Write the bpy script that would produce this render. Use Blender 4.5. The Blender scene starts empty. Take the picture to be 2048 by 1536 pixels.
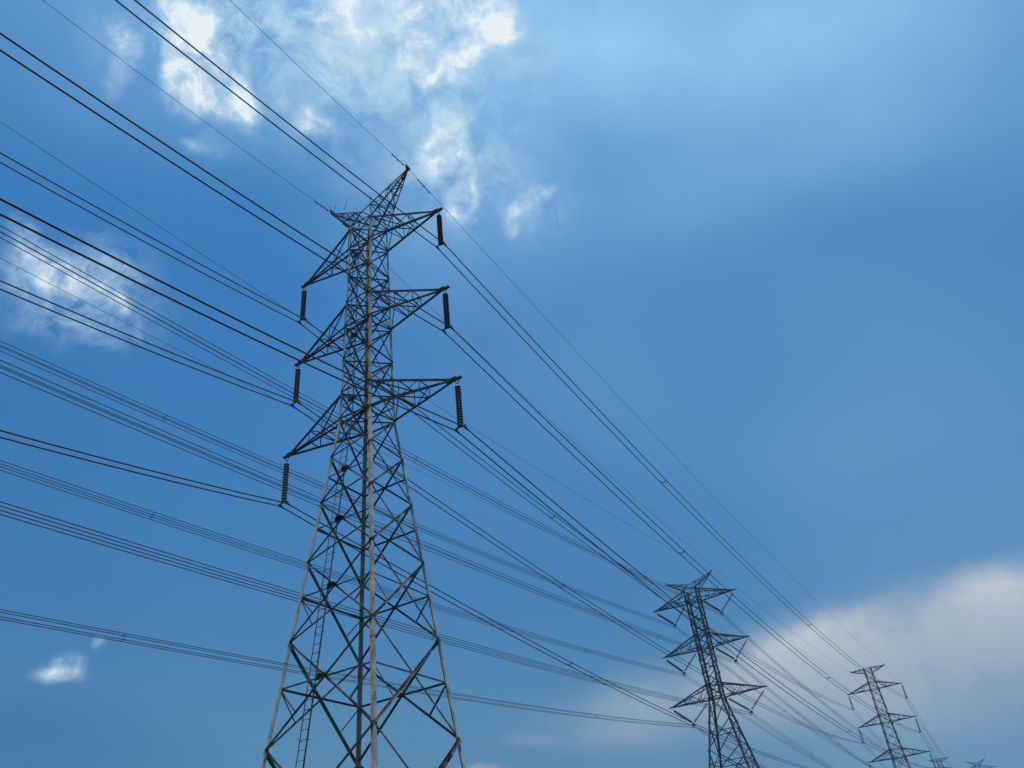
import bpy, math, random
from mathutils import Vector, Matrix

S = bpy.context.scene
COL = S.collection
R_ = math.radians

# ---------------------------------------------------------------- camera
cam_d = bpy.data.cameras.new('camera')
cam = bpy.data.objects.new('camera', cam_d); COL.objects.link(cam)
cx = Vector((0.99242156, 0.07068081, -0.10051701))
cu = Vector((0.12287981, -0.57084369, 0.81181157))
cf = Vector((0.0, 0.81801082, 0.57520283))
m = Matrix((cx, cu, -cf)).transposed().to_4x4()
m.translation = Vector((0, 0, 1.6))
cam.matrix_world = m
cam_d.sensor_width = 36.0
cam_d.lens = 1556.76 / 2048 * 36
cam_d.clip_start = 0.1; cam_d.clip_end = 20000
S.camera = cam

# ---------------------------------------------------------------- sky, sun, exposure
SUN_EL, SUN_AZ = 78.0, 150.0          # azimuth clockwise from +Y
VIGNETTES = [(-38.54, 19.58, 9.19, 13.71, 6.5, 0.16), (-42.67, 33.93, 7.43, 12.07, 18.7, 0.06), (-33.96, 10.11, 10.25, 4.17, -0.8, 0.35), (29.47, 3.84, 6.95, 3.06, -9.4, 0.2)]
FILM = [(-20.48, 59.29, 5.39, 3.58, 11.3, 0.55), (-5.84, 59.02, 7.68, 4.31, -1.5, 0.7), (-30.62, 55.95, 4.53, 4.18, 19.3, 0.5), (-4.9, 52.22, 4.2, 5.05, -2.9, 0.55), (-37.5, 39.56, 4.42, 3.03, 0.9, 0.5), (-18.62, 54.78, 4.27, 2.55, 8.6, 0.3), (3.86, 47.25, 2.52, 2.11, -9.7, 0.3), (-39.19, 54.19, 2.24, 2.59, 26.5, 0.35), (1.68, 50.8, 4.25, 5.46, -8.1, 0.15), (-31.29, 50.34, 2.69, 1.28, 7.4, 0.3), (-33.93, 37.7, 2.63, 1.3, -7.9, 0.2), (-27.88, 59.51, 6.08, 2.31, 18.0, 0.35), (-14.98, 51.1, 4.01, 1.71, -15.1, 0.15)]
HAZES = [(41.41, 37.89, 13.36, 15.02, -36.4, 0.12), (20.76, 33.65, 16.82, 8.78, -19.2, 0.22), (30.07, 20.68, 11.13, 7.91, -19.5, 0.16), (25.05, 5.61, 9.01, 2.97, -9.6, 0.25), (-1.23, 34.05, 12.88, 11.04, -6.4, 0.12), (23.23, 20.36, 15.31, 6.57, -16.0, 0.1)]
WISPS = [(-33.77, 56.37, 1.75, 2.27, 31.9, 0.9), (-31.63, 54.32, 2.4, 2.31, -17.9, 1.0), (-27.7, 53.56, 1.83, 1.11, -21.1, 1.25), (-34.78, 55.04, 1.05, 1.62, 22.8, 0.6), (-34.41, 58.39, 2.04, 1.28, 23.6, 0.6), (-30.59, 58.12, 2.1, 1.74, 20.0, 0.45), (-39.68, 55.15, 1.05, 1.2, 5.9, 0.62), (-39.82, 53.04, 0.74, 1.82, 4.8, 0.25), (-15.57, 60.74, 2.89, 1.72, 7.2, 0.95), (-3.46, 61.24, 4.61, 2.38, -3.3, 1.0), (-5.3, 58.23, 2.8, 1.75, -20.9, 0.85), (-8.19, 57.94, 1.41, 1.62, 0.4, 0.8), (-6.64, 56.58, 0.81, 0.96, -1.0, 0.7), (-23.09, 59.9, 1.56, 1.61, 13.7, 0.55), (-17.32, 58.96, 2.26, 1.82, 8.4, 0.5), (-22.07, 60.91, 1.87, 1.16, 13.1, 0.4), (0.32, 60.02, 3.0, 1.82, -6.7, 0.9), (-15.95, 57.52, 1.91, 1.28, -12.5, 0.3), (-4.26, 52.7, 1.93, 1.36, 44.6, 1.1), (-5.52, 54.23, 1.87, 1.0, -21.5, 0.8), (-6.67, 51.59, 1.47, 1.35, -1.6, 0.65), (-2.91, 48.43, 1.29, 1.33, -4.7, 1.0), (-3.77, 50.14, 1.63, 1.89, -3.9, 0.7), (-0.95, 50.32, 0.99, 2.24, -15.8, 0.4), (-1.29, 54.56, 0.74, 0.95, 52.2, 0.4), (-19.06, 53.78, 1.39, 1.0, -21.7, 0.55), (-22.52, 54.54, 0.52, 0.35, 11.9, 0.5), (-29.86, 50.46, 1.39, 0.42, 6.3, 0.5), (4.76, 48.03, 1.76, 0.71, 29.0, 0.6), (2.36, 46.52, 1.35, 0.79, 56.0, 0.58), (-37.58, 39.81, 3.28, 1.4, -10.4, 0.75), (-39.45, 40.37, 1.79, 1.43, 20.1, 0.6), (-35.96, 39.44, 1.99, 0.9, -5.9, 0.4), (-41.29, 39.02, 1.57, 1.53, 20.8, 0.4), (-34.68, 41.58, 1.91, 0.91, -11.1, 0.5), (-36.6, 37.95, 1.68, 0.45, -0.6, 0.2), (-42.12, 41.55, 0.89, 1.03, 22.9, 0.4), (-32.13, 16.33, 0.96, 0.73, 2.3, 0.48), (-30.55, 17.38, 0.47, 0.39, 2.3, 0.5), (-32.36, 15.75, 1.32, 0.52, 2.0, 0.3)]
VEILS = [(25.57, 58.39, 15.25, 6.63, -28.6, 0.48), (-2.4, 59.85, 16.0, 7.3, -4.3, 0.28), (32.54, 47.19, 12.35, 6.52, -0.5, 0.22), (44.92, 45.05, 10.67, 8.44, -42.7, 0.25), (-27.49, 58.37, 15.31, 7.65, 17.3, 0.28), (-4.31, 48.07, 9.28, 6.99, -3.7, 0.22), (12.46, 52.09, 13.15, 9.9, -16.6, 0.26)]
BANK = [(23.14, 11.68, 9.91, 3.8, -3.0, 1.0), (28.39, 12.13, 6.58, 3.1, -0.4, 1.1), (31.9, 13.0, 5.22, 2.5, -0.5, 0.8), (16.9, 11.98, 6.91, 2.86, -0.8, 0.65), (11.07, 11.4, 8.43, 2.6, -5.1, 0.6), (5.51, 10.94, 6.95, 2.0, -7.6, 0.4), (20.48, 8.64, 9.42, 2.31, -10.1, 0.38), (16.11, 13.7, 4.23, 1.03, 8.4, 0.3), (-1.75, 10.68, 2.01, 0.4, -6.1, 0.35), (-5.28, 9.22, 1.81, 0.27, -5.5, 0.8), (22.33, 14.49, 3.66, 1.03, 1.1, 0.4), (2.95, 10.03, 4.31, 0.91, -6.9, 0.18), (25.13, 9.2, 6.83, 1.97, -6.4, 0.35)]

def lin(c):
    return tuple(((x/255)/12.92 if x/255 <= .04045 else ((x/255+.055)/1.055)**2.4)/SKY_STR for x in c)
SKY_STR = 0.15
AIR = [(0, (120, 155, 178)), (7, (74, 126, 158)), (13, (70, 128, 168)), (20, (58, 122, 176)), (30, (52, 120, 181)), (42, (48, 119, 185)), (58, (62, 132, 194)), (90, (95, 150, 205))]
AIR_MIX = 0.9
def build_world():
    w = bpy.data.worlds.new('World'); S.world = w; w.use_nodes = True
    nt = w.node_tree; nt.nodes.clear(); N = nt.nodes.new; L = nt.links.new
    def node(t, **k):
        n = N(t)
        for a, v in k.items(): setattr(n, a, v)
        return n
    def math_(op, a, b=None, clamp=False):
        n = node('ShaderNodeMath', operation=op); n.use_clamp = clamp
        for i, v in enumerate((a, b)):
            if v is None: continue
            if isinstance(v, (int, float)): n.inputs[i].default_value = v
            else: L(v, n.inputs[i])
        return n.outputs[0]
    def ramp(v, a, b, c=0.0, d=1.0, kind='SMOOTHSTEP'):
        n = node('ShaderNodeMapRange', interpolation_type=kind); n.clamp = True
        L(v, n.inputs['Value'])
        for k, x in (('From Min', a), ('From Max', b), ('To Min', c), ('To Max', d)): n.inputs[k].default_value = x
        return n.outputs['Result']
    def mix(f, a, b, kind='MIX'):
        n = node('ShaderNodeMix', data_type='RGBA', blend_type=kind); n.clamp_factor = True
        if isinstance(f, (int, float)): n.inputs[0].default_value = f
        else: L(f, n.inputs[0])
        for i, v in ((6, a), (7, b)):
            if isinstance(v, tuple): n.inputs[i].default_value = (*v, 1)
            else: L(v, n.inputs[i])
        return n.outputs[2]
    def noise(vec, scale, detail, rough, lac=2.0, col=False, dist=0.0):
        n = node('ShaderNodeTexNoise'); L(vec, n.inputs['Vector'])
        n.inputs['Scale'].default_value = scale; n.inputs['Detail'].default_value = detail
        n.inputs['Roughness'].default_value = rough; n.inputs['Lacunarity'].default_value = lac
        n.inputs['Distortion'].default_value = dist
        return n.outputs['Color'] if col else n.outputs['Fac']
    tc = node('ShaderNodeTexCoord').outputs['Generated']
    def warp(scale, amt, detail):
        c = noise(tc, scale, detail, .6, col=True)
        s = node('ShaderNodeVectorMath', operation='SUBTRACT'); L(c, s.inputs[0]); s.inputs[1].default_value = (.5, .5, .5)
        k = node('ShaderNodeVectorMath', operation='SCALE'); L(s.outputs[0], k.inputs[0]); k.inputs['Scale'].default_value = amt
        a = node('ShaderNodeVectorMath', operation='ADD'); L(tc, a.inputs[0]); L(k.outputs[0], a.inputs[1])
        return a.outputs[0]
    def blobs(vec, lst, soft=1.0):
        tot = None
        for az, el, sx, sy, ro, s in lst:
            az, el, ro = R_(az), R_(el), R_(ro)
            c = Vector((math.sin(az)*math.cos(el), math.cos(az)*math.cos(el), math.sin(el)))
            h = Vector((math.cos(az), -math.sin(az), 0)); v = h.cross(c)
            e1 = h*math.cos(ro) + v*math.sin(ro); e2 = c.cross(e1)
            M = Matrix((e1, e2, e1.cross(e2))).transposed()
            if tot is not None:      # evaluate the cloudlets one after another (keeps the shader stack small)
                sq = node('ShaderNodeVectorMath', operation='MULTIPLY_ADD'); L(tot, sq.inputs[0])
                sq.inputs[1].default_value = (1e-7, 0, 0); L(vec, sq.inputs[2]); src = sq.outputs[0]
            else: src = vec
            mp = node('ShaderNodeMapping', vector_type='TEXTURE'); L(src, mp.inputs['Vector'])
            mp.inputs['Location'].default_value = c
            mp.inputs['Rotation'].default_value = M.to_euler('XYZ')
            mp.inputs['Scale'].default_value = (R_(sx)*1.5, R_(sy)*1.5, 1.0)
            ln = node('ShaderNodeVectorMath', operation='LENGTH'); L(mp.outputs[0], ln.inputs[0])
            o = ramp(ln.outputs['Value'], 1.0, 0.15 / soft, 0.0, s)
            tot = o if tot is None else math_('ADD', tot, o)
        return tot
    sky = node('ShaderNodeTexSky', sky_type='NISHITA'); sky.sun_disc = False
    sky.sun_elevation = R_(SUN_EL); sky.sun_rotation = R_(SUN_AZ)
    sky.altitude = 0; sky.air_density = SKY_AIR; sky.dust_density = SKY_DUST; sky.ozone_density = SKY_OZONE
    hs = node('ShaderNodeHueSaturation'); L(sky.outputs[0], hs.inputs['Color'])
    hs.inputs['Saturation'].default_value = SKY_SAT; hs.inputs['Value'].default_value = SKY_VAL; hs.inputs['Hue'].default_value = SKY_HUE
    sx_ = node('ShaderNodeSeparateXYZ'); L(tc, sx_.inputs[0])
    cr = node('ShaderNodeValToRGB'); L(sx_.outputs['Z'], cr.inputs['Fac'])
    els = cr.color_ramp.elements
    while len(els) < len(AIR): els.new(.5)
    for i, (e_, c_) in enumerate(AIR): els[i].position = max(0.0, math.sin(R_(e_))); els[i].color = (*lin(c_), 1)
    base = mix(AIR_MIX, hs.outputs[0], cr.outputs[0])
    haze = blobs(warp(2.0, .12, 2), HAZES, 0.5)
    base = mix(haze, base, lin((122, 170, 208)))
    base = mix(blobs(tc, VIGNETTES, 0.4), base, lin((40, 100, 158)))  # lens vignetting painted into the sky as darker patches near the edges
    # thin high veil of cirrus, brightest overhead
    vw = warp(2.5, .10, 3)
    veil = math_('MULTIPLY', blobs(vw, VEILS, 0.6), ramp(noise(vw, 5.0, 6, .62), .25, .75, .72, 1.15, 'LINEAR'), True)
    col = mix(veil, base, VEIL_COL)
    # low sheet of altocumulus on the right
    kw = warp(6.0, .045, 5)
    kd = math_('MULTIPLY', blobs(kw, BANK, 3.0), ramp(noise(kw, 9.0, 7, .6), .3, .7, .6, 1.3, 'LINEAR'))
    kd = ramp(kd, .0, 1.5, 0, 1, 'LINEAR')
    up_ = ramp(sx_.outputs['Z'], math.sin(R_(9)), math.sin(R_(16)))
    kc = mix(math_('MULTIPLY', ramp(noise(kw, 9, 4, .5), .3, .7, .4, 1.0), up_), BANK_A, BANK_B)
    col = mix(math_('MULTIPLY', kd, .9), col, kc)
    # gauzy film round the broken cloud
    fw = warp(4.0, .10, 3)
    f2w = warp(18.0, .05, 6)
    fd = math_('MULTIPLY', blobs(fw, FILM, 0.8), ramp(noise(f2w, 12.0, 12, .66, dist=.5), .43, .68, .0, 1.8, 'LINEAR'))
    col = mix(ramp(fd, 0, 1.1, 0, .78, 'LINEAR'), col, lin((188, 220, 240)))
    # torn white fair-weather cloud
    ww = warp(5.0, .06, 3)
    w2 = warp(24.0, .030, 6)
    f1 = noise(w2, 18.0, 12, .66, dist=.25)
    f2 = noise(w2, 60.0, 8, .65)
    wm = math_('MINIMUM', blobs(ww, WISPS, 0.7), 1.0)
    er = math_('ADD', math_('MULTIPLY', math_('SUBTRACT', f1, .5), 4.2), math_('MULTIPLY', math_('SUBTRACT', f2, .5), 1.0))
    d1 = math_('ADD', math_('MULTIPLY', wm, .95), math_('MULTIPLY', er, ramp(wm, 0.0, .5, 0.0, 1.0)))
    wd = ramp(d1, .02, 1.6, 0, 1, 'LINEAR')
    wd = math_('POWER', wd, 1.15)
    wc = mix(ramp(wd, .3, .95), WISP_A, WISP_B)
    col = mix(math_('MULTIPLY', ramp(wd, 0, .78, 0, 1, 'LINEAR'), .93), col, wc)
    bg = node('ShaderNodeBackground'); L(col, bg.inputs['Color']); bg.inputs['Strength'].default_value = SKY_STR
    out = node('ShaderNodeOutputWorld'); L(bg.outputs[0], out.inputs[0])
    w.cycles.sampling_method = 'MANUAL'; w.cycles.sample_map_resolution = 512
SKY_AIR, SKY_DUST, SKY_OZONE = 1.0, 0.6, 2.0
SKY_SAT, SKY_VAL, SKY_HUE = 1.15, 1.0, 0.5
VEIL_COL = lin((152, 204, 242))
BANK_A, BANK_B = lin((158, 175, 191)), lin((204, 210, 212))
WISP_A, WISP_B = lin((196, 224, 242)), lin((238, 247, 250))
build_world()

sun_d = bpy.data.lights.new('sun', 'SUN'); sun = bpy.data.objects.new('sun', sun_d); COL.objects.link(sun)
sun_d.energy = 5.0; sun_d.angle = R_(0.5); sun_d.color = (1.0, .955, .88)
sd = Vector((math.sin(R_(SUN_AZ))*math.cos(R_(SUN_EL)), math.cos(R_(SUN_AZ))*math.cos(R_(SUN_EL)), math.sin(R_(SUN_EL))))
sun.rotation_euler = sd.to_track_quat('Z', 'Y').to_euler()
sun.location = (0, -20, 60)
S.view_settings.view_transform = 'Standard'; S.view_settings.look = 'None'
S.view_settings.exposure = 0.0; S.view_settings.gamma = 1.0

# ---------------------------------------------------------------- materials
def mat(name, base, rough=.6, metal=0.0, spots=(), scale=3.0, bump=0.0, spec=.5):
    """Procedural surface: base colour drifting between the given tones, with roughness variation."""
    m = bpy.data.materials.new(name); m.use_nodes = True
    nt = m.node_tree; b = nt.nodes['Principled BSDF']; L = nt.links.new
    b.inputs['Metallic'].default_value = metal; b.inputs['Specular IOR Level'].default_value = spec
    tc = nt.nodes.new('ShaderNodeTexCoord')
    n = nt.nodes.new('ShaderNodeTexNoise'); n.inputs['Scale'].default_value = scale; n.inputs['Detail'].default_value = 6
    n.inputs['Roughness'].default_value = .65
    L(tc.outputs['Object'], n.inputs['Vector'])
    cr = nt.nodes.new('ShaderNodeValToRGB'); cr.color_ramp.elements[0].position = .3; cr.color_ramp.elements[1].position = .7
    tones = [base] + list(spots)
    while len(cr.color_ramp.elements) < len(tones): cr.color_ramp.elements.new(.5)
    for i, t in enumerate(tones):
        cr.color_ramp.elements[i].position = .32 + .36 * i / max(1, len(tones)-1)
        cr.color_ramp.elements[i].color = (*t, 1)
    L(n.outputs['Fac'], cr.inputs['Fac']); L(cr.outputs[0], b.inputs['Base Color'])
    mr = nt.nodes.new('ShaderNodeMapRange'); mr.inputs['To Min'].default_value = rough - .1; mr.inputs['To Max'].default_value = min(1, rough + .12)
    L(n.outputs['Fac'], mr.inputs['Value']); L(mr.outputs[0], b.inputs['Roughness'])
    if bump:
        bp = nt.nodes.new('ShaderNodeBump'); bp.inputs['Strength'].default_value = bump
        L(n.outputs['Fac'], bp.inputs['Height']); L(bp.outputs[0], b.inputs['Normal'])
    return m
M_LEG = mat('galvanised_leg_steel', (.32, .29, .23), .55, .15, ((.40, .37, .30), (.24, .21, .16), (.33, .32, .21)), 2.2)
M_STEEL = mat('shaded_galvanised_brace_steel', (.02, .018, .017), .6, .1, ((.03, .026, .024), (.12, .115, .11), (.025, .022, .02)), .9, spec=.25)  # galvanised steel set near black: shade of the undersides put into the colour
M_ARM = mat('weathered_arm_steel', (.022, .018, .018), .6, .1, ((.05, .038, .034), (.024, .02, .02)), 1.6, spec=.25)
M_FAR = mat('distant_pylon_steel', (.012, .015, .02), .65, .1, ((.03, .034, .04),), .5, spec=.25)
M_PALE = mat('distance_faded_pylon_steel', (.055, .062, .065), .65, .1, ((.09, .10, .105),), .5, spec=.25)  # lighter tone paints in how thin far members fade into the sky
M_DISC = mat('dark_glazed_porcelain', (.022, .016, .015), .16, 0, ((.03, .02, .018),), 30)
M_CAP = mat('galvanised_insulator_cap', (.74, .72, .68), .4, .2, ((.5, .48, .43),), 20)
M_WIRE = mat('weathered_aluminium_conductor', (.03, .03, .034), .6, .1, ((.045, .045, .05),), 2, spec=.25)
M_FIT = mat('dark_line_fitting_steel', (.03, .028, .027), .65, .1, ((.05, .046, .044),), 8, spec=.25)
M_CONC = mat('pale_concrete', (.32, .31, .29), .9, 0, ((.4, .39, .36), (.25, .24, .22)), 6, .2)

# ---------------------------------------------------------------- mesh helpers
class MB:
    def __init__(s): s.v = []; s.f = []
    def prism(s, p, q, prof, u, v):
        """extrude the closed 2D profile (in axes u, v) from p to q"""
        k = len(s.v); n = len(prof)
        for c in (p, q):
            for a, b in prof: s.v.append(c + u*a + v*b)
        for i in range(n):
            j = (i+1) % n; s.f.append((k+i, k+j, k+n+j, k+n+i))
        if n == 6:   # L profile: two quads per end keep the ends planar
            for o, fl in ((k, 1), (k+n, 0)):
                for q4 in ((0, 1, 2, 3), (0, 3, 4, 5)):
                    ff = tuple(o+x for x in q4); s.f.append(ff[::-1] if fl else ff)
        else:
            s.f.append(tuple(range(k+n-1, k-1, -1))); s.f.append(tuple(range(k+n, k+2*n)))
    def angle(s, p, q, u, v, w, t=None, inset=0.0):
        """steel angle: corner runs p->q, flanges along u and v (made square to the axis)"""
        p = Vector(p); q = Vector(q); ax = (q-p).normalized()
        t = t or max(.006, w*.12)
        u = Vector(u); u = (u - ax*u.dot(ax)).normalized()
        v = Vector(v); v = v - ax*v.dot(ax); v = (v - u*v.dot(u)).normalized()
        s.prism(p + ax*inset, q - ax*inset, [(0, 0), (w, 0), (w, t), (t, t), (t, w), (0, w)], u, v)
    def brace(s, p, q, n, w, off=0.0, inset=0.0, flip=False):
        """angle lying flat in the plane with outward normal n, its outstanding flange inwards"""
        p = Vector(p); q = Vector(q); n = Vector(n); ax = (q-p).normalized()
        n = (n - ax*n.dot(ax)).normalized(); u = ax.cross(n)
        if flip: u = -u
        s.angle(p - u*w*.5 + n*off, q - u*w*.5 + n*off, u, -n, w, None, inset)
    def brace_out(s, p, q, n, w, off=0.0, inset=0.0):
        """angle lying on the face with its outstanding flange outwards along the lower edge"""
        p = Vector(p); q = Vector(q); n = Vector(n); ax = (q-p).normalized()
        n = (n - ax*n.dot(ax)).normalized(); u = ax.cross(n)
        if u.z < 0: u = -u
        s.angle(p - u*w*.5 + n*off, q - u*w*.5 + n*off, u, n, w, None, inset)
    def box(s, c, ux, uy, uz, hx, hy, hz):
        c = Vector(c); s.prism(c - uz*hz, c + uz*hz, [(-hx, -hy), (hx, -hy), (hx, hy), (-hx, hy)], ux, uy)
    def tube(s, pts, r, n=6, close=True):
        k0 = len(s.v); m_ = len(pts); prev = None
        for i, p in enumerate(pts):
            a = (pts[min(i+1, m_-1)] - pts[max(i-1, 0)]).normalized()
            if prev is None:
                h = Vector((0, 0, 1)) if abs(a.z) < .9 else Vector((1, 0, 0)); u = a.cross(h).normalized()
            else: u = (prev - a*prev.dot(a)).normalized()
            prev = u; v = a.cross(u); rr = r[i] if isinstance(r, (list, tuple)) else r
            for j in range(n):
                t = 2*math.pi*j/n; s.v.append(p + (u*math.cos(t) + v*math.sin(t))*rr)
        for i in range(m_-1):
            for j in range(n):
                a = k0+i*n+j; b = k0+i*n+(j+1) % n; s.f.append((a, b, b+n, a+n))
        if close:
            s.f.append(tuple(range(k0+n-1, k0-1, -1))); s.f.append(tuple(range(k0+(m_-1)*n, k0+m_*n)))
    def lathe(s, prof, n=16, at=Vector((0, 0, 0))):
        s.tube_z(prof, n, at)
    def tube_z(s, prof, n, at):
        k0 = len(s.v)
        for r, z in prof:
            for j in range(n):
                t = 2*math.pi*j/n; s.v.append(at + Vector((r*math.cos(t), r*math.sin(t), z)))
        for i in range(len(prof)-1):
            for j in range(n):
                a = k0+i*n+j; b = k0+i*n+(j+1) % n; s.f.append((a, a+n, b+n, b))
        s.f.append(tuple(range(k0, k0+n))); s.f.append(tuple(range(k0+len(prof)*n-1, k0+(len(prof)-1)*n-1, -1)))
    def build(s, name, material, parent=None, smooth=False):
        me = bpy.data.meshes.new(name); me.from_pydata([tuple(v) for v in s.v], [], s.f)
        if smooth:
            for p in me.polygons: p.use_smooth = True
        me.materials.append(material); me.update()
        o = bpy.data.objects.new(name, me); COL.objects.link(o)
        if parent: o.parent = parent
        return o
def tag(o, label, cat, group=None, kind=None):
    if label: o['label'] = label
    if cat: o['category'] = cat
    if group: o['group'] = group
    if kind: o['kind'] = kind
    return o
def empty(name, loc=(0, 0, 0), rz=0.0):
    o = bpy.data.objects.new(name, None); COL.objects.link(o); o.location = loc; o.rotation_euler = (0, 0, rz)
    o.empty_display_size = .3
    return o
CH = {}
def kids(o): return [c for c in COL.objects if c.parent == o]
def copy_tree(o, parent=None):
    c = o.copy(); COL.objects.link(c)
    if parent: c.parent = parent
    for ch in kids(o): copy_tree(ch, c)
    return c
V = Vector
CS = {'N': (1, -1), 'R': (1, 1), 'F': (-1, 1), 'L': (-1, -1)}
FACES = (('L', 'N', V((0, -1, 0))), ('N', 'R', V((1, 0, 0))), ('R', 'F', V((0, 1, 0))), ('F', 'L', V((-1, 0, 0))))

# ---------------------------------------------------------------- ground
def ground_mat():
    m = bpy.data.materials.new('rough_grassland'); m.use_nodes = True; nt = m.node_tree; b = nt.nodes['Principled BSDF']; L = nt.links.new
    tc = nt.nodes.new('ShaderNodeTexCoord'); b.inputs['Roughness'].default_value = .95
    n1 = nt.nodes.new('ShaderNodeTexNoise'); n1.inputs['Scale'].default_value = .05; n1.inputs['Detail'].default_value = 8
    n2 = nt.nodes.new('ShaderNodeTexNoise'); n2.inputs['Scale'].default_value = 4; n2.inputs['Detail'].default_value = 8
    cr = nt.nodes.new('ShaderNodeValToRGB'); cr.color_ramp.elements[0].color = (.02, .035, .012, 1); cr.color_ramp.elements[1].color = (.06, .065, .03, 1)
    cr.color_ramp.elements[0].position = .35; cr.color_ramp.elements[1].position = .68
    ad = nt.nodes.new('ShaderNodeMix'); ad.data_type = 'FLOAT'; ad.inputs[0].default_value = .45
    for n in (n1, n2): L(tc.outputs['Object'], n.inputs['Vector'])
    L(n1.outputs['Fac'], ad.inputs[2]); L(n2.outputs['Fac'], ad.inputs[3]); L(ad.outputs[0], cr.inputs['Fac']); L(cr.outputs[0], b.inputs['Base Color'])
    bp = nt.nodes.new('ShaderNodeBump'); bp.inputs['Strength'].default_value = .6; L(n2.outputs['Fac'], bp.inputs['Height']); L(bp.outputs[0], b.inputs['Normal'])
    return m
g = MB(); G = 3000
g.v = [V((-G, -G, 0)), V((G, -G, 0)), V((G, G, 0)), V((-G, G, 0))]; g.f = [(0, 1, 2, 3)]
tag(g.build('ground', ground_mat()), None, None, None, 'structure')

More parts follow.
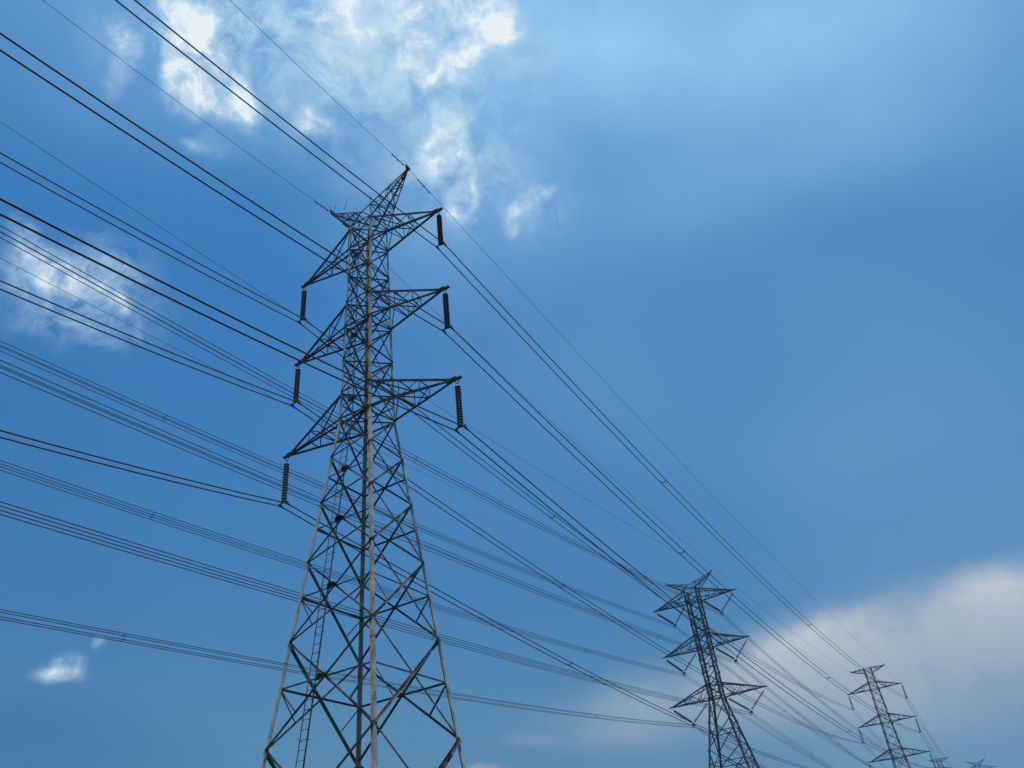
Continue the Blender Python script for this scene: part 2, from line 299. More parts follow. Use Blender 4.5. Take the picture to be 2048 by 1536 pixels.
# ---------------------------------------------------------------- lattice pylons
def lattice_pylon(name, spec):
    """All z in spec are heights above the local ground; x runs along the cross-arms, y along the line."""
    root = empty(name)
    lv = spec['levels']                      # [(z, half width)] from top to ground
    k = spec.get('k', 1.0)
    ml, mb, ma = spec['mats']
    def width(z):
        for (z1, w1), (z2, w2) in zip(lv, lv[1:]):
            if z2 <= z <= z1: return w2 + (w1-w2)*(z-z2)/(z1-z2)
        return lv[0][1] if z > lv[0][0] else lv[-1][1]
    def P(c, z):
        w = width(z); return V((CS[c][0]*w, CS[c][1]*w, z))
    bends = [lv[0][0]] + spec['splices'] + [lv[-1][0]]
    for c, (sx, sy) in CS.items():
        mb_ = MB()
        for i in range(len(bends)-1):
            w = spec['leg_w'][min(i, len(spec['leg_w'])-1)]
            mb_.angle(P(c, bends[i]), P(c, bends[i+1]), (-sx, 0, 0), (0, -sy, 0), w, w*.11)
        for z in spec.get('splice_plates', ()):   # splice cover plates on the legs
            w = width(z); d = (P(c, z+.35)-P(c, z-.35)); cc = P(c, z); ww = spec['leg_w'][-1]
            a = d.normalized()
            for u, v in ((V((-sx, 0, 0)), V((0, sy, 0))), (V((0, -sy, 0)), V((sx, 0, 0)))):
                u2 = (u - a*u.dot(a)).normalized(); v2 = a.cross(u2); v2 = v2 if v2.dot(v) > 0 else -v2
                mb_.box(cc + u2*ww*.5 + v2*.012, u2, v2, a, ww*.42, .009, .30)
        mb_.build('leg', ml, root)
        # concrete footing
        w = lv[-1][1]; fb = MB(); fb.box(V((sx*w, sy*w, .12)), V((1, 0, 0)), V((0, 1, 0)), V((0, 0, 1)), .42*k, .42*k, .32)
        fb.build('footing', M_CONC, root)
    zs = spec['nodes']
    for A, B, n in FACES:
        f = MB()
        for i in range(len(zs)-1):
            z1, z2 = zs[i], zs[i+1]; bw = spec['brace_w'](z1)
            pn = n
            f.brace(P(A, z1), P(B, z2), pn, bw*.8, -.006*k, .04*k)
            f.brace_out(P(B, z1), P(A, z2), pn, bw, .004*k, .04*k)
            if z1 in spec['rings']:
                f.brace_out(P(A, z1), P(B, z1), pn, bw*.95, .010*k, .05*k)
            if i in spec['mids']:
                w1, w2 = width(z1), width(z2); t = w1/(w1+w2); zm = z1 + (z2-z1)*t
                a, b = P(A, zm), P(B, zm); mid = (a+b)/2; hw = bw*.72
                f.brace(a, mid, pn, hw, -.03*k, .05*k); f.brace(mid, b, pn, hw, -.03*k, .05*k)
                if i in spec['subs']:
                    qa = mid.lerp(P(A, z2), .5); qb = mid.lerp(P(B, z2), .5)
                    f.brace(a, qa, pn, hw*.8, -.045*k, .03*k); f.brace(b, qb, pn, hw*.8, -.045*k, .03*k)
        if spec.get('gussets'):
            tx = V((CS[B][0]-CS[A][0], CS[B][1]-CS[A][1], 0)).normalized()
            for z in zs[1:-1]:
                for c, sg in ((A, 1), (B, -1)):
                    h = .055 + .004*(zs[0]-z)/3
                    p = P(c, z) + tx*sg*(h*.9) + n*.006
                    f.prism(p - n*.004, p + n*.004, [(-h, -h*.6), (h*.2, -h), (h*.9, -h*.35), (h*.9, h*.35), (h*.2, h), (-h, h*.6)], tx*sg, V((0, 0, 1)))
        f.build('face_bracing', mb, root)
    for z in spec['plans']:
        pb = MB()
        bw = spec['brace_w'](z)*.75
        pb.brace(P('L', z)+V((0, 0, -.03)), P('R', z)+V((0, 0, -.03)), (0, 0, 1), bw, 0, .1*k)
        pb.brace(P('N', z)+V((0, 0, -.05)), P('F', z)+V((0, 0, -.05)), (0, 0, 1), bw, -.02, .1*k)
        pb.build('plan_bracing', mb, root)
    # cross-arms: horizontal bottom chords, sloping top chords, all meeting at the tip
    for zb, zt, sp in spec['arms']:
        for sx in (1, -1):
            c1, c2 = ('N', 'R') if sx > 0 else ('L', 'F')
            tip = V((sx*sp, 0, zb)); aw = spec['arm_w']
            arm = MB(); X = V((sx, 0, 0)); y = .09*k
            for c, s in ((c1, -1), (c2, 1)):
                arm.angle(P(c, zb), tip + V((-sx*.35*k, s*y, 0)), (0, -s, 0), (0, 0, 1), aw*(.62 if s < 0 else 1.3))
                arm.angle(P(c, zt), tip + V((-sx*.35*k, s*y, .16*k)), (0, -s, 0), (0, 0, -1), aw*(1.3 if s < 0 else .8))
            am = arm.build('cross_arm', ma, root)
            tb = MB()
            tb.box(tip + V((-sx*.18*k, 0, .05*k)), V((0, 1, 0)), V((0, 0, 1)), X, .075*k, .04*k, .40*k)
            tb.box(tip + V((-sx*.30*k, 0, .14*k)), V((0, 1, 0)), V((0, 0, 1)), X, .085*k, .03*k, .26*k)
            tb.build('tip_beam', ma, am)
            lac = MB(); nb = spec['arm_bays']; lw = aw*.5
            T_ = [tip + V((-sx*.35*k, s*y, .16*k)) for s in (-1, 1)]; B_ = [tip + V((-sx*.35*k, s*y, 0)) for s in (-1, 1)]
            for j, c in enumerate((c1, c2)):
                s = (-1, 1)[j]; pb0, pt0 = P(c, zb), P(c, zt); n = V((0, s, 0))
                for i in range(nb):
                    f0, f1 = spec['fr'][i], spec['fr'][i+1]
                    b0, b1 = pb0.lerp(B_[j], f0), pb0.lerp(B_[j], f1); t0, t1 = pt0.lerp(T_[j], f0), pt0.lerp(T_[j], f1)
                    if i < nb-1: lac.brace(b1, t1, n, lw, -.01*k, .02)
                    if i < nb-1 or spec.get('full'): lac.brace(b0 if i % 2 else t0, t1 if i % 2 else b1, n, lw, -.01*k, .04*k)
            for i in range(nb):
                f0, f1 = spec['fr'][i], spec['fr'][i+1]
                a0, a1 = P(c1, zb).lerp(B_[0], f0), P(c1, zb).lerp(B_[0], f1); d0, d1 = P(c2, zb).lerp(B_[1], f0), P(c2, zb).lerp(B_[1], f1)
                up = V((0, 0, .02))
                if i < nb-1: lac.brace(a1+up, d1+up, (0, 0, 1), lw*.9, 0, .03)
                if i < nb-1: lac.brace((a0 if i % 2 else d0)+up*2, (d1 if i % 2 else a1)+up*2, (0, 0, 1), lw*.9, 0, .05)
                if i == 0: lac.brace(P(c1, zt).lerp(T_[0], f0)-up, P(c2, zt).lerp(T_[1], f1)-up, (0, 0, 1), lw*.9, 0, .05)
                if i < nb-1: lac.brace(P(c1, zt).lerp(T_[0], f1)-up*2, P(c2, zt).lerp(T_[1], f1)-up*2, (0, 0, 1), lw*.8, 0, .03)
            lac.build('lacing', ma, am)
    # earth-wire arms
    H = spec['horn']; zt = lv[0][0]; w = lv[0][1]
    zr = H['ridge']
    for sx in (1, -1):
        c1, c2 = ('N', 'R') if sx > 0 else ('L', 'F')
        apex = V((sx*H['span'], 0, H['z'])); hw = spec['arm_w']*.72
        h = MB()
        ends = []
        for c, s in ((c1, -1), (c2, 1)):
            ridge = V((0 if H['cross'] else sx*w, s*w, zr)); a0 = apex + V((0, s*.05*k, -.02)); a1 = apex + V((0, s*.05*k, -.12*k))
            low = P(c, min(zt, H.get('low', zt)))
            h.angle(ridge, a0, (0, -s, 0), (0, 0, -1), hw); h.angle(low, a1, (0, -s, 0), (0, 0, 1), hw)
            ends.append((ridge, a0, low, a1, s))
            if H['cross']: h.brace(ridge, P(c, zt), (0, s, 0), hw*.8, 0, 0)
        ha = h.build('earth_wire_arm', ma, root)
        lac = MB(); nb = H['bays']; fr = [i/(nb+.4) for i in range(nb+1)]
        for ridge, a0, low, a1, s in ends:
            for i in range(nb):
                u1 = ridge.lerp(a0, fr[i+1]); l0 = low.lerp(a1, fr[i]); l1 = low.lerp(a1, fr[i+1]); u0 = ridge.lerp(a0, fr[i])
                lac.brace(l1, u1, (0, s, 0), hw*.55, -.01, .01)
                lac.brace(l0 if i % 2 == 0 else u0, u1 if i % 2 == 0 else l1, (0, s, 0), hw*.55, -.01, .02)
        for i in range(nb):
            (r1, a1_, l1_, b1_, _), (r2, a2_, l2_, b2_, _) = ends
            for (p, q, p2, q2) in ((r1, a1_, r2, a2_), (l1_, b1_, l2_, b2_)):
                x0, x1 = p.lerp(q, fr[i]), p.lerp(q, fr[i+1]); y0, y1 = p2.lerp(q2, fr[i]), p2.lerp(q2, fr[i+1])
                lac.brace(x1, y1, (0, 0, 1), hw*.5, 0, .01)
                lac.brace(x0 if i % 2 else y0, y1 if i % 2 else x1, (0, 0, 1), hw*.5, -.01, .03)
        lac.build('lacing', ma, ha)
        cl = MB(); cl.box(apex + V((0, 0, .02)), V((1, 0, 0)), V((0, 1, 0)), V((0, 0, 1)), .07*k, .13*k, .09*k)
        cl.box(apex + V((sx*.02, 0, .14*k)), V((1, 0, 0)), V((0, 1, 0)), V((0, 0, 1)), .035*k, .20*k, .035*k)
        cl.build('earth_wire_bracket', M_FIT, ha)
    return root, P, width

H0 = 1.6   # eye height of the photographer: measured heights below are above the eye
def up(z): return z + H0
PHI1 = -0.48092
# --- nearest pylon
WB = .935; slope = (2.5204-.935)/(20.72-6.30)
nodes1 = [33.85, 32.15, 30.06, 28.05, 26.40, 24.30, 22.25, 20.72, 18.60, 16.25, 13.48, 10.17, 6.30, 1.85]
rings1 = [33.85, 32.15, 30.06, 24.30, 28.05, 26.40, 22.25, 20.72, 1.85]
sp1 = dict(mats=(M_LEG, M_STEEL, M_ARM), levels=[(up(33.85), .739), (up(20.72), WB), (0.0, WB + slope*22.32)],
    splices=[up(27.2), up(20.72), up(9.4)], splice_plates=[up(9.7)], leg_w=[.112, .125, .138, .148],
    nodes=[up(z) for z in nodes1], rings=[up(z) for z in rings1], mids=(2, 3, 5, 6, 8, 9, 10, 11, 12), subs=(10, 11, 12),
    brace_w=lambda z: .070 if z > up(20) else (.084 if z > up(13) else .096),
    plans=[up(z) for z in (33.8, 32.1, 30.0, 28.0, 26.35, 24.25, 22.2, 20.67)], gussets=True,
    arms=[(up(32.12), up(33.80), 4.86), (up(26.40), up(28.0), 4.92), (up(20.70), up(22.2), 5.24)],
    arm_w=.10, arm_bays=3, fr=[0, .36, .62, .9], full=False,
    horn=dict(span=2.889, z=up(37.05), ridge=up(34.62), cross=True, bays=5))
tower1, P1, width1 = lattice_pylon('lattice_pylon', sp1)
# two horizontal members inside the lowest open bay
kb = MB()
for A, B, n in FACES:
    a, b = P1(A, up(1.85)), P1(B, up(1.85)); mid = (a+b)/2
    kb.brace(mid, P1(A, .35), n, .09, .01, .05); kb.brace(mid, P1(B, .35), n, .09, .01, .05)
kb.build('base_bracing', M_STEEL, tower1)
# ladder on the face towards the camera, and the folding rest plates beside it
lad = MB()
def lp(z, dx): # point on the left-near face at 37% of the width
    w = width1(z); return V((-w + 2*w*.385 + dx, -w - .10, z))
zz = [2.6] + [up(20.72)] + [up(33.6)]
for i in range(2):
    for dx in (-.19, .19):
        lad.angle(lp(zz[i], dx), lp(zz[i+1], dx), (-dx, 0, 0), (0, 1, 0), .042, .008)
z = 2.8
while z < up(33.5):
    lad.tube([lp(z, -.19), lp(z, .19)], .011, 6); z += .34
for z in nodes1[1:-1]:
    for dx in (-.19, .19):
        p = lp(up(z), dx); lad.tube([p, p + V((0, .14, 0))], .014, 5)
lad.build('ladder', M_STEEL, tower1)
for i, z in ((11, None), (10, None), (9, None), (8, None), (6, None), (4, None), (1, None)):
    z1, z2 = up(nodes1[i]), up(nodes1[i+1]); w1, w2 = width1(z1), width1(z2); zm = z1 + (z2-z1)*w1/(w1+w2)
    b = MB(); w = width1(zm)
    b.box(V((-.10, -w-.06, zm+.08)), V((1, 0, 0)), V((0, 1, 0)), V((.2, 0, 1)).normalized(), .13, .12, .03)
    b.box(V((-.20, -w-.12, zm+.0)), V((1, 0, 0)), V((0, 1, 0)), V((.5, 0, 1)).normalized(), .02, .10, .12)
    b.build('rest_plate', M_STEEL, tower1)
# two thin rods standing up from the left earth-wire arm, and step bolts near the top
for (x, y, z, dx, dz) in ((-2.78, -.05, up(37.05), .26, .62), (-1.62, -.35, up(36.2), .30, .78), (0.52, -.55, up(35.2), .06, .45)):
    r = MB(); r.tube([V((x, y, z)), V((x+dx*.5, y-.02, z+dz*.55)), V((x+dx, y-.05, z+dz))], [.016, .014, .01], 5)
    r.build('bird_deterrent_rod', M_FIT, tower1)
sb = MB(); z = 3.2; sb.tube([V((0, 0, 0)), V((0, .13, 0))], .009, 5); bolt = None
while z < up(33):
    for c, (sx, sy) in (('N', CS['N']), ('F', CS['F'])):
        p = P1(c, z)
        if bolt is None: bolt = o = sb.build('step_bolt', M_LEG, tower1)
        else: o = bolt.copy(); COL.objects.link(o); o.parent = tower1
        o.location = p + V((-sx*.05, sy*.005, 0)); o.rotation_euler = (0, 0, 0 if sy > 0 else math.pi)
    z += .8
tower1.location = (-7.0672, 30.9704, 0); tower1.rotation_euler = (0, 0, PHI1)
tag(tower1, 'tall near lattice pylon with ladder and straight disc insulator strings', 'pylon', 'lattice pylons of the two power lines')

# --- second line: big pylon with V strings (measured at 1:1.7)
Q = 1.7
def uq(z): return z*Q + H0
n2 = [32.45, 31.12, 29.7, 28.3, 26.95, 25.45, 24.1, 22.7, 21.25, 19.76, 17.3, 14.4, 11.0, 7.2, 3.2]
w2g = (.783 + .19*(19.76+H0/Q))*Q
sp2 = dict(k=1.5, mats=(M_FAR, M_FAR, M_FAR), levels=[(uq(32.45), .83*Q), (uq(31.12), .825*Q), (uq(19.76), .783*Q), (0.0, w2g)],
    splices=[uq(31.12), uq(19.76)], leg_w=[.32, .34, .38], nodes=[uq(z) for z in n2], rings=[uq(z) for z in (32.45, 31.12, 26.95, 25.45, 21.25, 19.76, 3.2)],
    mids=(2, 3, 5, 6, 8, 10, 11, 12, 13), subs=(11, 12, 13), brace_w=lambda z: .16 if z > uq(19) else .19,
    plans=[uq(z) for z in (31.12, 26.95, 25.45, 21.25, 19.76)],
    arms=[(uq(31.07), uq(32.4), 5.28*Q), (uq(25.40), uq(26.95), 5.30*Q), (uq(19.71), uq(21.25), 5.73*Q)],
    arm_w=.20, arm_bays=5, fr=[0, .25, .47, .66, .83, .97], full=True,
    horn=dict(span=2.99*Q, z=uq(34.07), ridge=uq(33.0), cross=True, bays=4))
tower2, P2, width2 = lattice_pylon('lattice_pylon', sp2)
T2 = V((18.88*Q, 95.0*Q, 0)); PHI2 = -.466
tower2.location = T2; tower2.rotation_euler = (0, 0, PHI2)
tag(tower2, 'dark pylon in the middle distance whose arms carry V-shaped insulators', 'pylon', 'lattice pylons of the two power lines')

# --- next pylon of the near line: slim with a flat T top
n3 = [34.1, 32.9, 31.65, 30.31, 28.9, 27.4, 25.95, 24.5, 23.0, 21.5, 20.1, 18.7, 16.6, 14.2, 11.4, 8.2, 4.6, 1.2]
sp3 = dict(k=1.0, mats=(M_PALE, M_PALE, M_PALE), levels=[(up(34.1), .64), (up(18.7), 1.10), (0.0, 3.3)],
    splices=[up(26), up(18.7)], leg_w=[.13, .14, .16], nodes=[up(z) for z in n3], rings=[up(z) for z in (34.1, 31.65, 30.31, 25.95, 24.5, 20.1, 18.7)],
    mids=(12, 13, 14, 15), subs=(14, 15), brace_w=lambda z: .075 if z > up(19) else .09,
    plans=[up(z) for z in (31.65, 30.31, 25.95, 24.5, 20.1, 18.7)],
    arms=[(up(30.31), up(31.6), 4.785), (up(24.5), up(25.9), 4.954), (up(18.69), up(20.1), 5.154)],
    arm_w=.12, arm_bays=3, fr=[0, .4, .7, .95], full=True,
    horn=dict(span=3.084, z=up(34.07), ridge=up(34.1), low=up(33.2), cross=False, bays=2))
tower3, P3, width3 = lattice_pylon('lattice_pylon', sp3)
T3 = V((59.738, 155.064, 0)); PHI3 = -.474
tower3.location = T3; tower3.rotation_euler = (0, 0, PHI3)
tag(tower3, 'slim pale pylon with a flat T top and straight insulators, right of the V-string pylon', 'pylon', 'lattice pylons of the two power lines')
# --- pylons beyond, only their tops in view
a_ = R_(25.5); OFF4 = V((math.sin(a_), math.cos(a_), 0))*147.5 + V((0, 0, -1.2))
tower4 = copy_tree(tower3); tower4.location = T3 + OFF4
tag(tower4, 'farthest slim pylon, its tiny T top just right of the nearer slim one', 'pylon')
OFF5 = V((210.294, 357.009, -1.647))
tower5 = copy_tree(tower2); tower5.location = T2 + OFF5
tag(tower5, 'remote pylon of which only the two forked earth-wire horns rise at the bottom right', 'pylon')

# ---------------------------------------------------------------- insulators
def arm_axes(ph): return V((math.cos(ph), math.sin(ph), 0)), V((-math.sin(ph), math.cos(ph), 0))
def disc_mesh(n=20):
    d = MB()  # dark shed, hanging below its cap
    d.lathe([(.032, .0), (.055, -.004), (.104, -.020), (.140, -.042), (.146, -.050), (.142, -.056), (.110, -.047), (.102, -.057), (.084, -.048), (.076, -.058), (.056, -.048), (.028, -.052)], n)
    return d
SIDE = {'R': 'right', 'L': 'left'}; LEVEL = {'3': 'top', '2': 'middle', '1': 'bottom'}
def near_string(side, lev):
    s = empty('insulator_string')
    tag(s, 'dark disc insulator string hanging from the %s %s arm of the near pylon' % (LEVEL[lev], SIDE[side]), 'insulator', 'insulator strings of the near pylon')
    return s
LS = 2.633
string0 = empty('insulator_string')
hg = MB()  # V-shaped hanger link
for dx in (-.10, .10):
    hg.tube([V((dx, 0, .0)), V((dx*.9, 0, -.10)), V((0, 0, -.25))], .02, 6)
hg.tube([V((0, 0, -.24)), V((0, 0, -.33))], .018, 6)
hg.build('hanger_link', M_FIT, string0)
dm = None; cm = None
for i in range(15):
    z = -.36 - i*.146
    if dm is None:
        d0 = disc_mesh().build('disc', M_DISC, string0, True); d0.location = (0, 0, z); dm = d0
        c = MB(); c.lathe([(.020, .088), (.040, .080), (.054, .045), (.056, .0), (.04, -.006)], 12); cp = c.build('cap', M_CAP, d0, True)
    else:
        d = dm.copy(); COL.objects.link(d); d.parent = string0; d.location = (0, 0, z)
        c2 = cp.copy(); COL.objects.link(c2); c2.parent = d
yk = MB()
yk.tube([V((0, 0, -.36-14*.146-.06)), V((0, 0, -2.50))], .02, 6)
yk.prism(V((0, -.012, -2.50)), V((0, .012, -2.50)), [(-.26, -.05), (.26, -.05), (.26, .0), (.06, .06), (-.06, .06), (-.26, .0)], V((1, 0, 0)), V((0, 0, 1)))
yk.build('yoke_plate', M_FIT, string0)
for sx in (-1, 1):
    c = MB()
    c.tube([V((sx*.225, 0, -2.53)), V((sx*.225, 0, -2.60))], .025, 6)
    c.tube([V((sx*.225, -.24, -2.672)), V((sx*.225, -.13, -2.645)), V((sx*.225, 0, -2.633)), V((sx*.225, .13, -2.650)), V((sx*.225, .24, -2.685))], [.022, .042, .058, .042, .022], 8)
    c.box(V((sx*.225, 0, -2.60)), V((1, 0, 0)), V((0, 1, 0)), V((0, 0, 1)), .022, .09, .07)
    c.build('suspension_clamp', M_FIT, string0)

A1 = {}; a1, l1 = arm_axes(PHI1); T1 = V((-7.0672, 30.9704, 0))
first = True
for lev, sp, zt in (('3', 4.838, 32.093), ('2', 4.896, 26.426), ('1', 5.216, 20.675)):
    for side, sg in (('R', 1), ('L', -1)):
        s = string0 if first else copy_tree(string0); first = False
        p = T1 + a1*sg*sp + V((0, 0, up(zt))); s.location = p; s.rotation_euler = (0, 0, PHI1)
        tag(s, 'dark disc insulator string hanging from the %s %s arm of the nearest pylon' % (LEVEL[lev], SIDE[side]), 'insulator', 'insulator strings of the near pylon')
        A1[side+lev] = p - V((0, 0, LS))
A1['RE'] = T1 + a1*2.889 + V((0, 0, up(37.077))); A1['LE'] = T1 - a1*2.889 + V((0, 0, up(37.077)))

def rod_of_discs(mb, p, q, n, r, sub=10):
    """a string of n small sheds between p and q, modelled as one ribbed body"""
    pts = []; rr = []
    for i in range(n):
        for f, k in ((.05, .28), (.35, .35), (.45, 1.0), (.62, 1.0), (.75, .3)):
            pts.append(p.lerp(q, (i+f)/n)); rr.append(r*k)
    mb.tube(pts, rr, sub)
# slim pylon strings
str3 = empty('insulator_string'); m_ = MB(); m_.tube([V((0, 0, 0)), V((0, 0, -.33))], .03, 6); rod_of_discs(m_, V((0, 0, -.32)), V((0, 0, -2.50)), 15, .175)
m_.build('disc_stack', M_FIT, str3)
m_ = MB(); m_.box(V((0, 0, -2.54)), V((1, 0, 0)), V((0, 1, 0)), V((0, 0, 1)), .26, .02, .05)
for sx in (-1, 1): m_.box(V((sx*.225, 0, -2.62)), V((1, 0, 0)), V((0, 1, 0)), V((0, 0, 1)), .04, .22, .045)
m_.build('yoke_plate', M_FIT, str3)
def place_strings3(T, ph, dist, proto_used):
    a, l = arm_axes(ph); A = {}
    for i, (lev, sp) in enumerate((('3', 4.785), ('2', 4.954), ('1', 5.154))):
        for side, sg in (('R', 1), ('L', -1)):
            s = copy_tree(str3) if proto_used else str3; proto_used = True
            p = T + a*sg*sp + V((0, 0, up(30.314 - i*5.813))); s.location = p; s.rotation_euler = (0, 0, ph)
            tag(s, 'thin straight insulator string under the %s %s arm of the %s' % (LEVEL[lev], SIDE[side], dist), 'insulator', 'insulator strings of the slim pylons')
            A[side+lev] = p - V((0, 0, LS))
    for side, sg in (('R', 1), ('L', -1)): A[side+'E'] = T + a*sg*3.084 + V((0, 0, up(34.1)))
    return A
A3 = place_strings3(T3, PHI3, 'slim T-topped pylon', False)
A4 = place_strings3(T3 + OFF4, PHI3, 'farthest slim pylon', True)
# V strings: tip end, body end, yoke at the bottom
BX = {'3': 2.999, '2': 3.1975, '1': 3.396}; SPN = {'3': 5.28, '2': 5.291, '1': 5.731}; ZT2 = {'3': 31.065, '2': 25.373, '1': 19.704}
def vstring(side, lev):
    sg = 1 if side == 'R' else -1; o = empty('insulator_string')
    bx, sp = BX[lev]*Q, SPN[lev]*Q; L_ = 2.254*Q; w = .81*Q
    yoke = V((0, 0, .28)); 
    tipp = V((sg*(sp-bx-.1), 0, L_-.1)); body = V((-sg*(bx-w-.25), 0, L_-.1))
    for e in (tipp, body):
        b = MB(); d = (yoke-e); s0 = e + d*.13; b.tube([e, s0], .02, 5); rod_of_discs(b, s0, e + d*.94, 22, .235, 8); b.tube([e+d*.93, yoke], .04, 5)
        b.build('disc_stack', M_FIT, o)
    y = MB(); y.prism(V((0, -.03, .1)), V((0, .03, .1)), [(-.32, -.22), (.32, -.22), (.34, .08), (.1, .22), (-.1, .22), (-.34, .08)], V((1, 0, 0)), V((0, 0, 1)))
    for sx in (-1, 1):
        for z in (.0, -.42): y.box(V((sx*.21, 0, z)), V((1, 0, 0)), V((0, 1, 0)), V((0, 0, 1)), .05, .28, .06)
        y.tube([V((sx*.21, 0, 0)), V((sx*.21, 0, -.42))], .035, 5)
    y.build('yoke_plate', M_FIT, o)
    return o
VP = {k: vstring(*k) for k in [(s, l) for l in '321' for s in 'RL']}
def place_v(T, ph, dist, use):
    a, l = arm_axes(ph); A = {}
    for (side, lev), o in VP.items():
        s = o if use else copy_tree(o); sg = 1 if side == 'R' else -1
        p = T + a*sg*BX[lev]*Q + V((0, 0, uq(ZT2[lev]-2.254)))
        s.location = p; s.rotation_euler = (0, 0, ph)
        tag(s, 'V-shaped pair of insulator strings under the %s %s arm of the %s' % (LEVEL[lev], SIDE[side], dist), 'insulator', 'V-shaped insulators')
        A[side+lev] = p + V((0, 0, -.21))
    for side, sg in (('R', 1), ('L', -1)): A[side+'E'] = T + a*sg*2.994*Q + V((0, 0, uq(34.073)))
    return A
A2 = place_v(T2, PHI2, 'dark middle-distance pylon', True)
A5 = place_v(T2 + OFF5, PHI2, 'remote forked-top pylon', False)

# ---------------------------------------------------------------- conductors
def back(A, az, b, k, t1, n):
    d = V((-math.sin(R_(az)), -math.cos(R_(az)), 0)); out = []
    for i in range(n, 0, -1):
        t = t1*(i/n)**1.0; out.append(A + d*t + V((0, 0, b*t + k*t*t)))
    return out
def fwd(A, B, sag, n):
    return [A.lerp(B, i/n) - V((0, 0, 4*sag*(i/n)*(1-i/n))) for i in range(1, n+1)]
def at(A, B, sag, f): return A.lerp(B, f) - V((0, 0, 4*sag*f*(1-f)))
ROMAN = {'3': 'top', '2': 'middle', '1': 'bottom', 'E': 'earth'}
B1 = {'R3': -.256, 'R2': -.243, 'R1': -.223, 'L3': -.209, 'L2': -.212, 'L1': -.206, 'RE': -.187, 'LE': -.224}
SG1 = {'R3': 3.5, 'R2': 3.6, 'R1': 3.3, 'L3': 3.0, 'L2': 3.2, 'L1': 3.2, 'RE': 1.8, 'LE': 2.8}
for k in B1:
    e = k[1] == 'E'; kk = .002227 if e else .001817
    for off in ((0,) if e else (-.225, .225)):
        o1 = a1*off; o3 = arm_axes(PHI3)[0]*off
        pts = back(A1[k]+o1, 25.95, B1[k], kk, 118, 60) + [A1[k]+o1] + fwd(A1[k]+o1, A3[k]+o3, SG1[k], 60) + fwd(A3[k]+o3, A4[k]+o3, 3.2, 30)
        w = MB(); w.tube(pts, .013 if e else .030, 6)
        if e:
            o = w.build('earth_wire', M_WIRE, None, True)
            tag(o, 'thin single earth wire clamped to the %s horn of the nearest pylon' % SIDE[k[0]], 'earth wire', 'earth wires')
        else:
            o = w.build('conductor_cable', M_WIRE, None, True)
            tag(o, '%s cable of the twin bundle carried by the %s %s arm of the nearest pylon' % ('outer' if (off > 0) == (k[0] == 'R') else 'inner', LEVEL[k[1]], SIDE[k[0]]), 'power cable', 'twin-bundle cables of the near line')
B2 = {'R3': -.121, 'L3': -.12, 'R2': -.114, 'L2': -.11, 'R1': -.101, 'L1': -.107, 'RE': -.131, 'LE': -.137}
SG2 = {'R3': 17.0, 'R2': 16.7, 'R1': 14.0, 'L3': 16.2, 'L2': 14.5, 'L1': 14.2, 'RE': 12.0, 'LE': 12.0}
a2 = arm_axes(PHI2)[0]
for k in B2:
    e = k[1] == 'E'; kk = (.000383 if e else .000369)/Q
    for ox, oz in (((0, 0),) if e else ((-.21, .21), (.21, .21), (-.21, -.21), (.21, -.21))):
        o2 = a2*ox + V((0, 0, oz))
        pts = back(A2[k]+o2, 26.53, B2[k], kk, 330, 70) + [A2[k]+o2] + fwd(A2[k]+o2, A5[k]+o2, SG2[k], 60)
        w = MB(); w.tube(pts, .018 if e else .027, 6)
        if e:
            o = w.build('earth_wire', M_WIRE, None, True)
            tag(o, 'hair-thin earth wire running to the %s horn of the V-string pylon' % SIDE[k[0]], 'earth wire', 'earth wires')
        else:
            o = w.build('conductor_cable', M_WIRE, None, True)
            tag(o, '%s %s cable of the four-cable bundle on the %s %s arm of the V-string pylon' % ('upper' if oz > 0 else 'lower', 'outer' if (ox > 0) == (k[0] == 'R') else 'inner', LEVEL[k[1]], SIDE[k[0]]), 'power cable', 'four-bundle cables of the far line')

# ---------------------------------------------------------------- spacers on the bundles
def twin_spacer():
    m = MB(); n = 10
    m.tube([V((-.225 + .45*i/n, 0, -.10*math.sin(math.pi*i/n))) for i in range(n+1)], .032, 6)
    for sx in (-1, 1): m.tube([V((sx*.225, -.09, 0)), V((sx*.225, .09, 0))], .045, 8)
    return m
def quad_spacer():
    m = MB(); q = .13
    c = [V((q, 0, q)), V((-q, 0, q)), V((-q, 0, -q)), V((q, 0, -q))]
    for i in range(4): m.tube([c[i], c[(i+1) % 4]], .02, 5)
    for i, p in enumerate(c):
        o = V((math.copysign(.21, p.x), 0, math.copysign(.21, p.z))); m.tube([p*.95, o], .02, 5); m.tube([o - V((0, .07, 0)), o + V((0, .07, 0))], .034, 6)
    return m
tw = twin_spacer().build('bundle_spacer', M_FIT); used = False
NEAR = ('nearest', 'midway', 'far')
for k in ('R3', 'R2', 'R1', 'L3', 'L2', 'L1'):
    for j, f in enumerate((.199, .49, .811)):
        p = at(A1[k], A3[k], SG1[k], f); q = at(A1[k], A3[k], SG1[k], f+.004); d = q-p
        o = tw if not used else tw.copy()
        if used: COL.objects.link(o)
        used = True
        o.location = p; o.rotation_euler = (math.atan2(d.z, math.hypot(d.x, d.y)), 0, math.atan2(-d.x, d.y))
        tag(o, '%s curved spacer along the twin cables beyond the %s %s arm of the nearest pylon' % (('first', 'second', 'third')[j], LEVEL[k[1]], SIDE[k[0]]), 'spacer', 'spacers on the twin bundles')
qs = quad_spacer().build('bundle_spacer', M_FIT); used = False
def put_quad(p, q, label):
    global used
    o = qs if not used else qs.copy()
    if used: COL.objects.link(o)
    used = True; d = q-p; o.location = p; o.rotation_euler = (math.atan2(d.z, math.hypot(d.x, d.y)), 0, math.atan2(-d.x, d.y))
    tag(o, label, 'spacer', 'spacers on the four-cable bundles')
bd = V((-math.sin(R_(26.53)), -math.cos(R_(26.53)), 0))
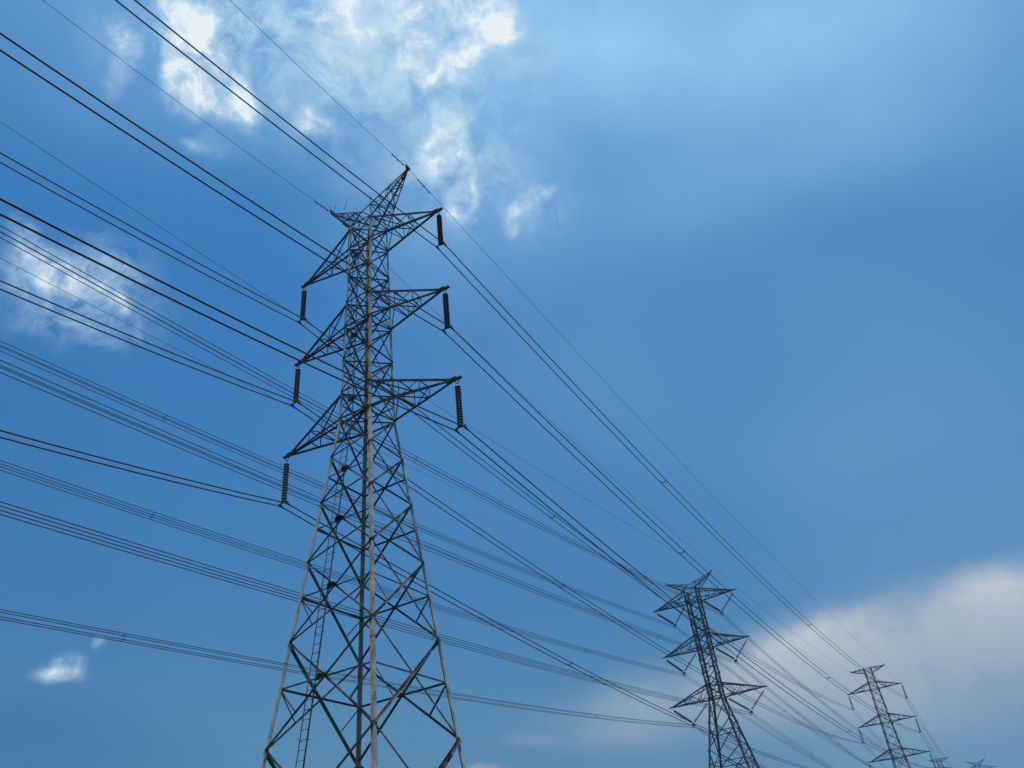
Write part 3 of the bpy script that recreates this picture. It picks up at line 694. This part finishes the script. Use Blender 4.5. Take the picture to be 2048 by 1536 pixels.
QB = {'R3': (43.7, 104.9), 'R2': (43.9, 105.5), 'R1': (42.8, 104), 'L3': (48.2, 125.4), 'L2': (47.0, 124.7), 'L1': (46.0, 125.0)}
for k, ts in QB.items():
    for j, t in enumerate(ts):
        f = lambda t: A2[k] + bd*t + V((0, 0, B2[k]*t + .000369/Q*t*t))
        put_quad(f(t), f(t-.5), 'square four-cable spacer %s the V-string pylon on the bundle of its %s %s arm' % (('just before', 'well before')[j], LEVEL[k[1]], SIDE[k[0]]))
for k in QB:
    for j, f in enumerate((.082, .152, .23)):
        put_quad(at(A2[k], A5[k], SG2[k], f), at(A2[k], A5[k], SG2[k], f+.002), '%s tiny spacer past the V-string pylon on the bundle of its %s %s arm' % (('first', 'second', 'third')[j], LEVEL[k[1]], SIDE[k[0]]))
# ---------------------------------------------------------------- dampers on the near earth wires
def damper():
    m = MB(); m.tube([V((0, -.22, -.07)), V((0, 0, -.055)), V((0, .22, -.07))], .012, 5)
    for s in (-1, 1): m.tube([V((0, s*.20, -.07)), V((0, s*.30, -.075))], .036, 8)
    m.box(V((0, 0, -.025)), V((1, 0, 0)), V((0, 1, 0)), V((0, 0, 1)), .018, .03, .045)
    return m
dp = damper().build('vibration_damper', M_FIT); used2 = False
b1d = V((-math.sin(R_(25.95)), -math.cos(R_(25.95)), 0))
for k in ('RE', 'LE'):
    for side, t in (('before', .75), ('before', 1.25), ('beyond', 1.2), ('beyond', 1.8)):
        if side == 'before': f = lambda t: A1[k] + b1d*t + V((0, 0, B1[k]*t))
        else: f = lambda t: at(A1[k], A3[k], SG1[k], t/141.0)
        p, q = f(t), f(t+.1); d = q-p
        o = dp if not used2 else dp.copy()
        if used2: COL.objects.link(o)
        used2 = True; o.location = p; o.rotation_euler = (math.atan2(d.z, math.hypot(d.x, d.y)), 0, math.atan2(-d.x, d.y))
        tag(o, '%s damper on the earth wire %s the nearest pylon\'s %s horn' % ('inner' if t in (.75, 1.2) else 'outer', 'on the camera side of' if side == 'before' else 'on the far side of', SIDE[k[0]]), 'damper', 'vibration dampers')
for k in ('RE', 'LE'):   # bonding jumper looping over each horn
    s = 1 if k[0] == 'R' else -1
    p0 = A1[k] + b1d*.75 + V((0, 0, B1[k]*.75)); p1 = A1[k] + V((0, 0, .05)); j = MB()
    j.tube([p0.lerp(p1, i/12) + V((0, 0, .34*math.sin(math.pi*(i/12)**1.3))) for i in range(13)], .011, 6)
    tag(j.build('bonding_jumper', M_WIRE, None, True), 'short looped jumper wire over the %s horn tip of the nearest pylon' % SIDE[k[0]], 'jumper wire', 'bonding jumpers')

# ---------------------------------------------------------------- summer haze in the air
hz = MB(); hz.box(V((0, 0, 44)), V((1, 0, 0)), V((0, 1, 0)), V((0, 0, 1)), 3010, 3010, 45.5)
hm = bpy.data.materials.new('summer_haze'); hm.use_nodes = True; hm.node_tree.nodes.clear()
ho = hm.node_tree.nodes.new('ShaderNodeOutputMaterial'); hv = hm.node_tree.nodes.new('ShaderNodeVolumePrincipled')
hv.inputs['Color'].default_value = (.42, .62, .95, 1); hv.inputs['Density'].default_value = .00034; hv.inputs['Anisotropy'].default_value = .2
hm.node_tree.links.new(hv.outputs[0], ho.inputs['Volume'])
tag(hz.build('haze', hm), None, None, None, 'stuff')
